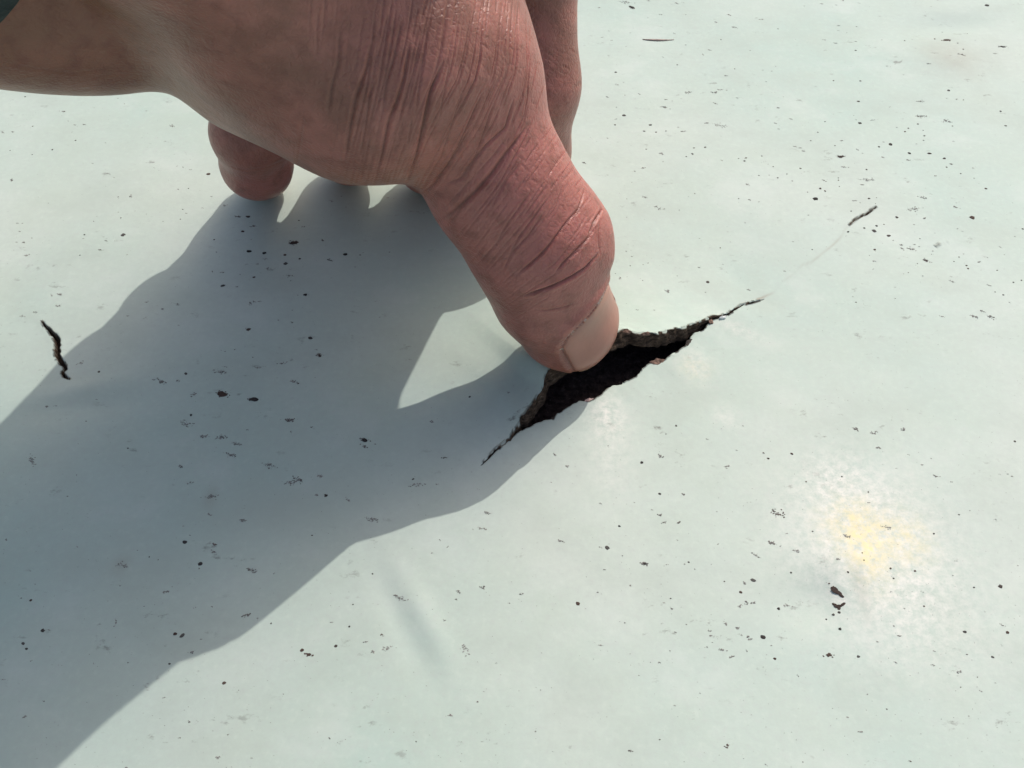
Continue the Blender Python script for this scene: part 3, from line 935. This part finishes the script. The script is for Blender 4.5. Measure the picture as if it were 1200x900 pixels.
# ------------------------------------------------------------------ dirt on the sheet
# each block: picture origin, zoom, then x, y, length, darkness
SPECKS = [
 (680,0,4.5,"240 12 70 .6|272 38 45 .8|102 40 20 .4|360 5 20 .4|510 18 30 .4|543 15 12 .4|428 76 16 .6|357 92 5 .5|558 76 8 .4|715 118 16 .6|785 80 22 .7|818 145 28 .6|955 103 26 .6|1043 153 10 .8|742 208 10 .9|898 267 10 .7|117 195 14 .6|168 211 12 .7|265 171 8 .5|152 162 8 .5|242 244 8 .5|435 298 12 .6|557 234 8 .7|500 175 14 .5|512 338 10 .8|683 262 22 .5|648 285 16 .3|187 380 16 .8|190 445 18 .4|230 433 12 .4|814 362 10 .95|768 398 20 .5|1030 350 10 .6|1010 375 8 .7|962 370 8 .5|982 430 8 .7|573 484 42 .6|708 485 36 .7|740 470 30 .4|770 474 12 .5|237 500 10 .5|142 510 22 .5|312 495 22 .4|452 522 22 .4|486 530 8 .5|445 563 40 .7|475 572 14 .5|711 543 22 .6|826 514 18 .5|190 565 8 .6|231 607 24 1|188 627 14 .7|184 657 12 .9|370 658 20 .8|337 690 16 .95|400 696 12 .8|452 690 10 .9|518 670 8 .6|545 692 30 .5|672 647 24 .6|740 660 80 .4|1045 568 20 .6|1110 626 18 .5|1030 650 16 .6|1045 680 16 .4|1070 510 6 .6|599 780 14 .9|592 811 16 1|659 776 16 .95|560 826 10 .8|348 786 10 .8|430 810 36 .4|437 853 10 .5|20 855 26 .7|336 884 20 .5|865 850 14 .95|835 837 8 .9|875 834 14 .8|957 824 10 .85|1017 881 9 .9|1130 773 18 .5|1160 780 24 .6|1160 890 14 1|745 846 12 .5|145 728 14 .3"),
 (940,0,4.5,"12 33 10 .7|100 20 18 .6|182 27 12 .6|213 3 14 .7|297 15 8 .7|975 27 30 .9|680 33 10 .4|287 140 14 .5|192 135 18 .4|192 162 12 .4|235 172 8 .5|120 210 14 .6|175 228 18 .6|283 219 14 .6|282 266 12 .9|418 209 8 .6|541 214 12 .95|580 207 8 .5|742 158 8 .5|873 172 9 .7|913 214 6 .5|1057 248 44 1|1020 285 30 .3|700 204 14 .8|765 212 52 .8|820 230 10 .8|848 265 12 .9|835 295 40 .6|665 343 24 .5|452 351 14 .5|307 427 12 .8|166 425 11 .9|297 533 18 .8|464 564 6 .6|534 396 8 .5|772 478 20 .9|850 528 8 .8|815 524 16 .4|628 535 40 .4|762 520 8 .5|121 640 9 .8|83 697 10 .8|273 608 8 .6|305 647 22 .9|287 630 8 .7|372 632 20 .4|400 627 6 .4|632 615 60 .7|610 655 14 .9|762 640 60 .6|792 666 12 .8|560 676 12 .9|543 694 14 .9|498 671 8 .7|638 688 8 .8|645 717 16 .95|640 741 10 .9|605 760 10 .6|1047 588 14 1|1073 664 16 1|467 761 24 .9|430 748 14 .4|405 774 14 .9|173 768 10 1|207 742 18 .6|46 742 10 .8|203 827 50 .8|290 789 18 .6|316 808 12 .4|425 830 22 .4|565 808 20 .95|562 845 16 .7|671 810 24 .8|750 837 22 1|783 866 24 .7|762 883 12 .9|902 887 14 .6|798 747 10 .6|222 882 30 .5|340 895 12 .9|1118 540 8 .5|10 798 24 .5"),
 (940,180,4.5,"112 143 22 .7|191 130 9 .9|191 142 10 .95|196 175 9 .8|95 186 16 .95|121 200 16 .9|28 206 9 .8|70 241 32 1|30 328 10 .7|258 305 12 .9|345 138 60 .5|317 166 18 .7|352 237 16 .8|392 233 8 .8|388 264 7 .7|305 260 9 .5|278 250 30 .3|327 393 14 .9|242 414 16 1|393 381 17 1|380 408 28 1|432 373 10 .8|458 432 24 1|480 457 9 .7|383 507 16 .95|355 538 8 .7|500 335 20 .8|585 292 70 .6|640 232 46 .5|648 340 18 .7|593 374 10 .7|525 480 18 .7|525 500 26 .7|580 502 40 .6|594 478 14 .6|618 490 10 .7|622 447 9 .8|690 513 9 .8|683 530 6 .8|650 562 40 .8|608 580 9 .8|808 282 30 .6|897 337 32 .8|820 396 10 .7|848 410 14 .5|703 118 14 .7|836 106 11 .9|906 130 8 .7|968 185 18 .8|700 418 6 .5|828 545 11 .9|801 568 10 .9|867 590 14 .8|875 606 14 .9|935 572 18 .7|852 528 6 .6|1029 615 12 .9|1115 679 13 1|1157 668 11 .9|1060 746 14 .9|1017 730 9 .8|1092 785 8 .7|985 694 18 .5|790 675 30 .5|788 650 10 .6|560 628 7 .7|535 634 7 .5|635 646 8 .7|489 706 10 .5|490 765 8 .8|283 786 12 .95|268 757 8 .4|740 859 28 .4|992 862 44 .7|952 832 36 .5|910 860 50 .6|1123 437 12 .6|1163 397 14 .8|1066 533 8 .6|977 548 8 .6|1043 492 14 .4|52 509 9 .9|375 610 10 .4|380 568 26 .25|1110 260 6 .4"),
 (700,180,4.5,"503 3 12 1|468 16 9 .8|347 42 10 .5|242 75 22 .4|196 91 11 .7|182 150 7 .6|775 41 10 .9|783 26 8 .7|745 27 8 .7|867 14 11 .9|927 71 9 .8|900 58 7 .6|852 118 11 .95|951 130 13 1|999 110 10 .95|1027 147 10 .9|907 117 7 .5|745 240 9 .8|803 246 16 .6|852 257 10 .4|790 165 30 .25|512 211 9 .7|480 228 8 .5|250 230 34 .35|352 292 14 .7|320 285 40 .3|433 300 14 .3|155 335 7 .5|155 238 9 .4|777 366 9 .6|540 448 9 .6|648 497 9 .9|703 467 9 .4|537 603 12 .7|582 682 22 1|173 597 8 .9|180 545 14 .6|265 581 9 .7|240 590 7 .6|152 517 6 .6|118 672 18 .4|95 640 8 .5|370 745 30 .4|797 719 24 .5|295 863 10 .5|207 867 16 .5|987 622 12 .7|1030 467 9 .4|570 738 12 .3|665 584 9 .4|420 651 9 .4"),
 (0,100,4.5,"132 59 11 .9|347 52 8 .7|622 70 8 .5|655 98 10 .4|772 135 9 .6|335 140 30 .5|45 173 8 .4|172 216 12 .9|67 245 16 .7|15 248 28 .3|360 190 8 .7|395 211 18 .5|445 208 18 .5|380 248 12 .3|399 291 13 .8|557 303 8 .5|908 215 36 .5|54 345 9 .8|170 366 9 .8|277 340 12 .9|485 412 12 .7|601 486 8 .6|62 500 26 .7|813 437 8 .3|935 426 14 .4|965 432 10 .5|1006 445 12 .5|1100 468 28 .8|940 549 10 .7|994 544 9 .8|690 589 26 .5|625 590 8 .5|1118 586 10 .5|964 655 10 .85|984 676 9 .7|952 707 9 .8|860 718 9 .6|773 681 8 .6|712 664 6 .5|622 671 7 .6|638 700 9 .85|495 719 9 .5|255 620 14 .3|92 728 18 .6|119 728 10 .5|103 771 18 .4|86 827 16 .5|125 828 22 .5|170 805 14 .6|446 789 12 .85|440 809 8 .7|650 790 26 .9|560 821 14 .7|606 822 8 .6|530 870 24 .7|422 897 10 .8|670 893 9 .5|135 893 34 .4|1067 648 12 .3|1130 815 12 .9|1140 880 10 .5"),
 (200,220,4.5,"287 95 22 .5|355 153 36 .7|408 153 26 .8|437 204 36 .7|380 231 22 .8|425 273 8 .6|229 274 11 .8|413 335 30 .8|494 345 26 .8|602 355 22 .8|607 400 24 .8|681 375 16 .9|455 403 18 .6|510 427 30 .4|220 443 16 .7|276 448 20 .5|365 458 9 .7|440 472 20 1|274 518 28 .8|350 523 13 .7|650 292 64 .8|676 173 12 .8|800 278 18 .7|843 383 34 .7|920 352 26 .8|999 355 13 .8|1018 343 9 .5|926 103 14 .5|850 70 30 .4|903 45 9 .5|973 418 8 .6|634 490 12 .7|625 464 50 .4|710 564 26 .8|670 566 8 .6|437 600 26 .5|472 598 11 .7|417 618 8 .6|408 745 30 .7|641 711 12 .7|567 696 9 .6|641 645 9 .5|735 790 30 .9|785 882 34 .8|768 852 12 .6|432 891 12 .6|287 862 9 .6|268 855 9 .6|338 852 9 .6|38 618 20 .4|41 725 7 .6|1080 600 14 .5|1103 682 10 .6|1155 340 9 .7|700 207 22 .3|970 197 9 .4|845 145 6 .6|500 375 30 .3"),
 (0,340,3.0,"123 77 16 .5|210 15 24 .5|180 18 14 .4|205 55 24 .4|77 90 20 .2|348 286 12 .95|280 255 26 .3|566 322 34 .7|545 315 14 .4|625 318 18 .4|653 292 16 .8|775 285 50 .5|790 268 12 .6|778 363 52 .8|892 381 50 .9|680 365 34 .3|908 270 22 .4|875 137 20 .8|1028 112 9 .7|1122 227 28 .6|992 255 28 .5|1028 318 30 .5|1048 326 9 .8|671 438 12 .8|647 468 54 .4|718 512 36 .5|775 515 36 .5|835 540 40 .4|813 578 40 .6|950 615 60 .6|871 489 12 .7|1015 455 36 .7|1095 480 8 .7|1020 495 12 .6|668 678 22 .4|636 620 20 .6|1050 665 36 .6|1003 680 9 .6|1125 655 26 .4|1145 722 14 .8|742 728 46 .6|740 790 20 .3|855 810 26 .3|651 886 18 1|755 895 16 .5|449 555 9 .9|300 458 7 .7|110 598 54 .5|165 407 16 .5|193 404 12 .5|338 380 9 .4|450 90 12 .4|516 42 14 .3|625 50 14 .4|570 65 12 .5|880 45 20 .5|910 40 10 .5|1072 15 22 .5|978 105 9 .6|627 123 7 .5|825 208 7 .5|888 235 6 .7|1107 305 6 .6|275 540 5 .5|237 725 6 .6|270 650 5 .5|22 877 12 .4"),
 (0,560,4.09,"322 89 7 .7|32 296 12 .6|145 447 13 .6|168 510 8 .6|148 588 15 .9|102 577 10 .5|205 733 26 .9|235 730 20 .4|112 795 22 .8|127 820 20 .8|152 876 10 .5|716 380 11 .8|758 395 11 .5|887 309 26 1|909 276 8 .6|882 232 8 .5|1028 322 22 .7|1025 356 36 .5|960 415 24 .95|955 436 12 .6|797 549 26 .6|828 525 12 .3|577 518 9 .5|658 348 9 .5|585 420 60 .25|556 690 22 .4|547 712 9 .5|690 617 9 .5|1017 620 13 .6|840 750 22 .8|874 758 28 .9|967 777 9 .6|925 835 26 .4|813 893 16 .9|616 887 9 .5|452 890 14 .4|370 330 12 .3|937 625 12 .3"),
 (680,560,4.09,"381 78 16 1|495 81 26 .7|97 124 16 .7|187 234 14 1|381 180 20 .7|395 216 26 .6|470 215 20 .7|342 155 8 .5|652 162 8 .4|130 337 28 .9|100 335 16 .3|202 376 9 .5|117 443 12 .7|308 414 36 .8|415 418 13 .5|519 406 13 .9|500 415 14 .4|548 440 11 .5|237 518 14 .6|83 551 11 .7|690 498 10 .9|769 550 17 1|830 493 30 .8|788 507 24 .5|797 600 24 .6|828 600 22 .5|765 615 30 .3|843 373 34 .7|922 313 36 .7|961 328 9 .5|950 172 80 .7|990 266 11 .5|1040 350 34 .5|1010 454 12 .9|951 626 20 1|990 608 40 .3|433 580 9 .8|438 628 18 .7|402 600 12 .3|215 697 8 .7|393 700 12 .4|455 741 12 .6|508 703 7 .6|695 700 26 .5|623 736 13 .6|627 757 24 .4|755 720 26 .5|765 752 20 .4|810 768 34 .6|875 763 30 .8|913 803 11 .4|932 866 16 1|798 829 11 .6|684 825 28 .6|725 858 30 .6|608 812 12 .5|632 790 9 .5|430 831 12 .4|379 886 16 .6|99 805 22 .2|257 120 9 .4|465 300 8 .4|658 320 9 .4"),
 (880,500,3.103,"64 116 12 .9|149 98 13 1|45 96 12 .3|380 8 26 .7|445 22 30 .6|553 9 24 .6|465 77 22 .6|574 101 10 .4|960 53 12 .8|675 179 20 .6|730 201 10 .6|625 138 8 .5|655 115 6 .5|932 172 10 .6|948 180 8 .6|905 173 8 .3|331 181 8 1|201 200 8 .9|427 237 8 .8|428 276 7 .7|530 151 8 .3|80 425 26 .4|170 455 16 .4|224 381 8 .9|345 400 36 .4|317 484 22 .5|352 532 10 1|508 515 10 1|519 551 8 .8|597 524 11 .95|410 488 6 .8|404 461 6 .8|495 366 40 .4|757 319 9 .8|666 388 9 .9|795 305 6 .5|812 583 10 .8|909 579 18 1|286 568 10 1|285 831 32 1|391 836 14 .8|541 760 18 .6|525 856 10 .6|780 745 18 1|915 720 24 .6|934 747 16 1|879 837 14 .9|785 827 12 .6|665 815 12 .4|663 868 14 .6|630 652 9 .8|625 600 12 .4|510 600 12 .3|745 487 8 .5|735 540 6 .6|890 337 10 .5|972 503 8 .4|520 725 12 .4|460 780 8 .5|560 660 8 .3|323 672 14 1|302 680 15 1|276 697 9 .9|325 735 14 .8"),
 (540,320,3.158,"33 462 11 1|178 463 14 .4|797 565 10 1|740 678 24 .7|670 702 16 .9|1138 686 12 1|1120 665 8 .8|545 640 6 .6|348 673 18 .5|390 715 10 .5|735 817 10 1|913 615 9 .6|1020 655 8 .4|765 75 22 .3|590 25 9 .5|672 35 8 .4|760 595 7 .5|985 716 30 .3|1045 565 8 .4"),
 (200,480,2.4,"335 28 30 .7|397 48 6 .6|545 85 26 .8|545 103 26 .7|575 97 8 .6|735 35 18 .6|770 136 14 .7|682 196 9 .9|690 212 36 .3|750 210 10 .4|340 203 40 .4|367 198 8 .9|420 187 18 .4|410 240 12 .5|437 243 12 .9|500 255 20 .3|565 310 36 .5|398 355 6 .8|205 313 20 .4|230 455 36 .6|293 463 8 .4|215 580 30 .6|245 590 9 .5|115 555 9 .4|283 603 6 .8|568 463 6 .9|513 550 6 .8|503 612 7 .8|453 600 8 .5|370 678 14 .9|390 690 20 .8|465 667 11 .9|595 635 12 .7|550 655 12 .4|570 683 16 .5|610 672 36 .2|645 530 36 .5|985 520 14 .7|1097 372 20 .6|877 335 24 .4|890 290 24 .3|780 387 8 .7|803 535 10 .7|880 503 14 .6|810 515 16 .5|1145 547 14 .8|830 675 34 .4|872 500 8 .7|950 545 6 .6|770 595 9 .5|1115 160 12 .4|1070 205 8 .3|915 715 6 .6|735 405 6 .7|757 370 6 .6"),
]
M_DIRT = mat_specks()
rs = random.Random(11)
sv, sf, s_pale, s_rust = [], [], [], []
MBVH = BVHTree.FromPolygons([v.co for v in MEMBRANE.data.vertices], [tuple(p.vertices) for p in MEMBRANE.data.polygons])
def surf_z(x, y):
    h = MBVH.ray_cast(Vector((x * MM, y * MM, 0.03)), Vector((0, 0, -1)), 0.1)
    return (h[0].z / MM) if h[0] is not None else 0.0
def flake(x, y, a, b, rot, pale, rust=0.0, thick=None):
    n = 7 if a < 0.35 else 10
    z = surf_z(x, y)
    if thick is None: thick = 0.02 + 0.10 * min(a, b)
    i0 = len(sv)
    ca, sa = math.cos(rot), math.sin(rot)
    ph = rs.random() * 6.28
    for ring, (fr, hz) in enumerate(((1.0, 0.004), (0.62, 1.0))):
        for k in range(n):
            an = 2 * math.pi * k / n + ph
            r = fr * rs.uniform(0.68, 1.12)
            px, py = a * r * math.cos(an), b * r * math.sin(an)
            sv.append((x + px * ca - py * sa, y + px * sa + py * ca, z + (0.012 if ring == 0 else thick * rs.uniform(.6, 1.1) + 0.012)))
    sv.append((x, y, z + thick * 0.9 + 0.012))
    for k in range(n):
        k2 = (k + 1) % n
        sf.append((i0 + k, i0 + k2, i0 + n + k2, i0 + n + k))
        sf.append((i0 + n + k, i0 + n + k2, i0 + 2 * n))
    s_pale.extend([pale] * (2 * n + 1)); s_rust.extend([rust] * (2 * n + 1))
def speck(u, v, ln_px, dark):
    p = P(u, v); k = px_per_mm(p)
    L = ln_px / k * (0.98 if dark >= 0.8 else 1.0)
    rust = rs.choice((0, 0, 0, 0.25, 0.6)) if dark > 0.6 else 0.1
    if 1075 < u < 1140 and 30 < v < 75 or (240 < u < 250 and 195 < v < 210): rust = 0.7
    rot = rs.gauss(0.0, 0.4)
    if dark >= 0.8 and ln_px < 7.5:
        flake(p[0], p[1], L * 0.5, L * rs.uniform(.34, .5), rot, rs.uniform(0.02, 0.22), rust)
        return
    n = int(4 + L * L * 8.0 + L * 6)
    n = max(3, min(40, int(n * (0.5 + 0.5 * dark))))
    rot2 = rs.gauss(-0.25, 0.35)
    pale = max(0.0, min(0.9, 1.25 - dark))
    if dark >= 0.75:
        flake(p[0], p[1], L * 0.42, L * rs.uniform(.16, .26), rot2, 0.05, rust)
    for _ in range(n):
        t = rs.gauss(0, 0.25) * L; q = rs.gauss(0, 0.05 + 0.10 * rs.random()) * L
        r = rs.uniform(0.035, 0.14) * (0.8 + 0.5 * dark) * (1 if L > .6 else .7)
        flake(p[0] + t * math.cos(rot2) - q * math.sin(rot2), p[1] + t * math.sin(rot2) + q * math.cos(rot2), r * rs.uniform(1, 1.6), r * rs.uniform(.6, 1), rs.uniform(-1, 1), min(.9, pale * rs.uniform(.5, 1.3)), rust)
for ox, oy, sc, txt in SPECKS:
    for item in txt.split('|'):
        x, y, ln, dk = [float(t) for t in item.split()]
        speck(ox + x / sc, oy + y / sc, ln / sc, dk)
for u, v, a, b, rr in ((981,692,1.05,.5,-.5),(978,689,.6,.4,-.4),(986,697,.5,.3,-.8),(984,709,1.0,.3,.1),(989,707,.6,.25,.5),(979,707,.5,.25,-.4),(984,712,.3,.25,.4)):
    q = P(u, v); flake(q[0], q[1], a, b, rr, 0.03, 0.35, 0.06)
for _ in range(70):                      # nearer than the photograph's lower edge, and off to the sides
    speck(rs.uniform(0, 1200), rs.uniform(784, 960), rs.choice((2, 2, 2.5, 3, 4, 6)), rs.uniform(.3, .9))
for _ in range(650):
    x, y = rs.uniform(-330, 330), rs.uniform(-260, 420)
    wv = V(x, y, 0) - CAM; zz = wv @ FWD
    u = 600 + FPX * wv[0] / zz; v = 450 - FPX * (wv @ UPV) / zz
    if zz > 10 and -20 < u < 1220 and -20 < v < 920: continue
    L = rs.choice((.2, .3, .3, .5, .8))
    flake(x, y, L, L * rs.uniform(.5, 1), rs.uniform(0, 3), rs.uniform(0, .6), 0.1)
for _ in range(2000):                     # dust too fine to pick out
    u, v = rs.uniform(0, 1200), rs.uniform(0, 900)
    p = P(u, v)
    r = rs.uniform(0.03, 0.07)
    flake(p[0], p[1], r, r * .8, 0, rs.uniform(.3, .85), 0.1)
specks = mesh_object('dirt_specks', sv, sf, M_DIRT, smooth=False)
specks['kind'] = 'stuff'
specks['label'] = 'black and grey specks of dirt scattered over the pale green sheet'
float_attr(specks.data, 'pale', s_pale); float_attr(specks.data, 'rust', s_rust)

# ------------------------------------------------------------------ cuff of the sleeve, pulled up the wrist
def build_sleeve():
    ax = [SKEL['wrist'][1][0], SKEL['wrist'][2][0], SKEL['wrist'][3][0], SKEL['wrist'][3][0] + V(-120, -120, 45), SKEL['wrist'][3][0] + V(-230, -260, 110)]
    ax = np.array(ax); seg = np.linalg.norm(np.diff(ax, axis=0), axis=1); cum = np.concatenate([[0], np.cumsum(seg)])
    def at(t):
        return np.array([np.interp(t, cum, ax[:, i]) for i in range(3)]) if t >= 0 else ax[0] + (ax[1] - ax[0]) / seg[0] * t
    d = (ax[1] - ax[0]) / seg[0]
    e1 = np.cross(d, V(0, 0, 1)); e1 /= np.linalg.norm(e1); e2 = np.cross(e1, d)
    n = 72
    ts = [(3.0, -3.2), (0.6, -2.6), (0.0, -1.2), (0.0, 0.0), (0.6, 0.8), (1.6, 0.6), (2.2, 0.2), (3.0, 0.7), (6, 1.0), (10, .8), (16, 1.4), (24, 1.0), (34, 2.2), (46, 1.6), (60, 3), (80, 3), (110, 5), (150, 7), (210, 9), (290, 11), (380, 13)]
    vs_, fs_ = [], []
    for t, dr in ts:
        for k in range(n):
            a = 2 * math.pi * k / n
            sk = SLEEVE_T0 - 8.0 * math.sin(a) * math.exp(-t / 40.0)
            fr = (1 - math.cos(a - math.radians(215))) / 2
            c = at(t + sk)
            R = SLEEVE_R + 3.0 * fr * math.exp(-t / 60.0) + dr * min(1.0, 0.4 + t / 40.0) + float(noise2(a * 6 + (3 if k > n / 2 else 0) * 0, t * 0.6, 2.4, 71)) * (1.4 if t > 1 else 0.5) + 0.035 * t
            vs_.append(c + e1 * math.cos(a) * R + e2 * math.sin(a) * R)
    for j in range(len(ts) - 1):
        for k in range(n):
            k2 = (k + 1) % n
            fs_.append((j * n + k, j * n + k2, (j + 1) * n + k2, (j + 1) * n + k))
    return mesh_object('sleeve', np.array(vs_), fs_, M_CUFF, person)
SLEEVE_T0 = -16.9; SLEEVE_R = 22.3
sleeve = build_sleeve()
sleeve['label'] = 'dark cuff of a sleeve at the wrist'

# ------------------------------------------------------------------ shreds on the torn edges, parts of the sheet
def shred(u, v, h, a, b, rot, mat, seed, up=0.6):
    r = random.Random(seed)
    c = P(u, v, h)
    n = 11
    pts = [(math.cos(2 * math.pi * k / n) * a * r.uniform(.65, 1.15), math.sin(2 * math.pi * k / n) * b * r.uniform(.6, 1.2)) for k in range(n)]
    ca, sa = math.cos(rot), math.sin(rot)
    vs_ = []
    for z in (0.0, 0.35):
        for x, y in pts:
            vs_.append(c + V(x * ca - y * sa, x * sa + y * ca, z + up * y * 0.5 + r.uniform(-.12, .12)))
    vs_.append(c + V(0, 0, 0.45))
    fs_ = [tuple(range(n))[::-1]] + [(k, (k + 1) % n, n + (k + 1) % n, n + k) for k in range(n)] + [(n + k, n + (k + 1) % n, 2 * n) for k in range(n)]
    return mesh_object('torn_flake', np.array(vs_), fs_, mat, MEMBRANE, smooth=False)
M_SHB = mat_plain('brown_felt', (0.16, 0.10, 0.075), 0.9, 1800, 0.7, 0.0005)
M_SHP = mat_plain('pink_primer', (0.52, 0.36, 0.32), 0.8, 1500, 0.3, 0.0004)
M_SHD = mat_plain('black_felt', (0.045, 0.036, 0.03), 0.9, 1500, 0.7, 0.0005)
M_CHIP = mat_plain('white_coating_chip', (0.66, 0.69, 0.67), 0.6, 900, 0.08, 0.0003)
shred(771, 425, 0.1, 1.5, 0.55, 0.15, M_SHB, 1)
shred(690, 471, -0.2, 0.9, 0.45, 0.5, M_SHP, 2)
shred(807, 403, 0.0, 1.3, 0.45, 0.9, M_SHD, 3)
shred(833, 378, 0.2, 0.7, 0.45, 1.3, M_SHB, 4)
shred(796, 414, -0.3, 0.9, 0.35, 0.5, M_SHD, 5)
shred(649, 492, -0.2, 0.7, 0.3, 0.4, M_SHD, 6)
shred(735, 449, -0.3, 1.1, 0.3, 0.5, M_SHB, 7)
shred(847, 373, 0.3, 0.9, 0.3, 0.4, M_CHIP, 8)
shred(733, 389, 5.6, 1.0, 0.4, -0.2, M_SHB, 9)
shred(757, 392, 4.6, 0.8, 0.3, 0.1, M_SHB, 10)
shred(628, 472, 1.6, 0.5, 0.22, 0.8, M_SHP, 12)

# ------------------------------------------------------------------ a dry blade lying behind the finger
def blade():
    r = random.Random(4)
    xs = np.linspace(753, 790, 14); vs_ = []; n = len(xs)
    for i, u in enumerate(xs):
        f = i / (n - 1); wd = 0.42 * math.sin(math.pi * min(1, f * 0.92 + 0.04)) ** 0.8 + 0.03
        c = P(u, 46 + 0.6 * math.sin(f * 3)); z = surf_z(c[0], c[1]) + 0.05
        for s, zz in ((-1, 0.0), (0, 0.16), (1, 0.0)):
            vs_.append((c[0], c[1] + s * wd, z + zz + 0.05 * math.sin(f * 5)))
        vs_.append((c[0], c[1], z - 0.03))
    fs_ = []
    for i in range(n - 1):
        a, b = 4 * i, 4 * i + 4
        for k in range(4):
            k2 = (k + 1) % 4
            fs_.append((a + k, b + k, b + k2, a + k2))
    fs_ += [(0, 1, 2, 3), tuple(4 * (n - 1) + k for k in (3, 2, 1, 0))]
    o = mesh_object('dry_blade', np.array(vs_), fs_, mat_plain('dry_blade', (0.33, 0.27, 0.24), 0.8, 900, 0.2, 0.0002))
    o['label'] = 'thin grey-brown dry blade lying flat on the sheet to the right of the index finger'
    o['category'] = 'plant debris'
blade()
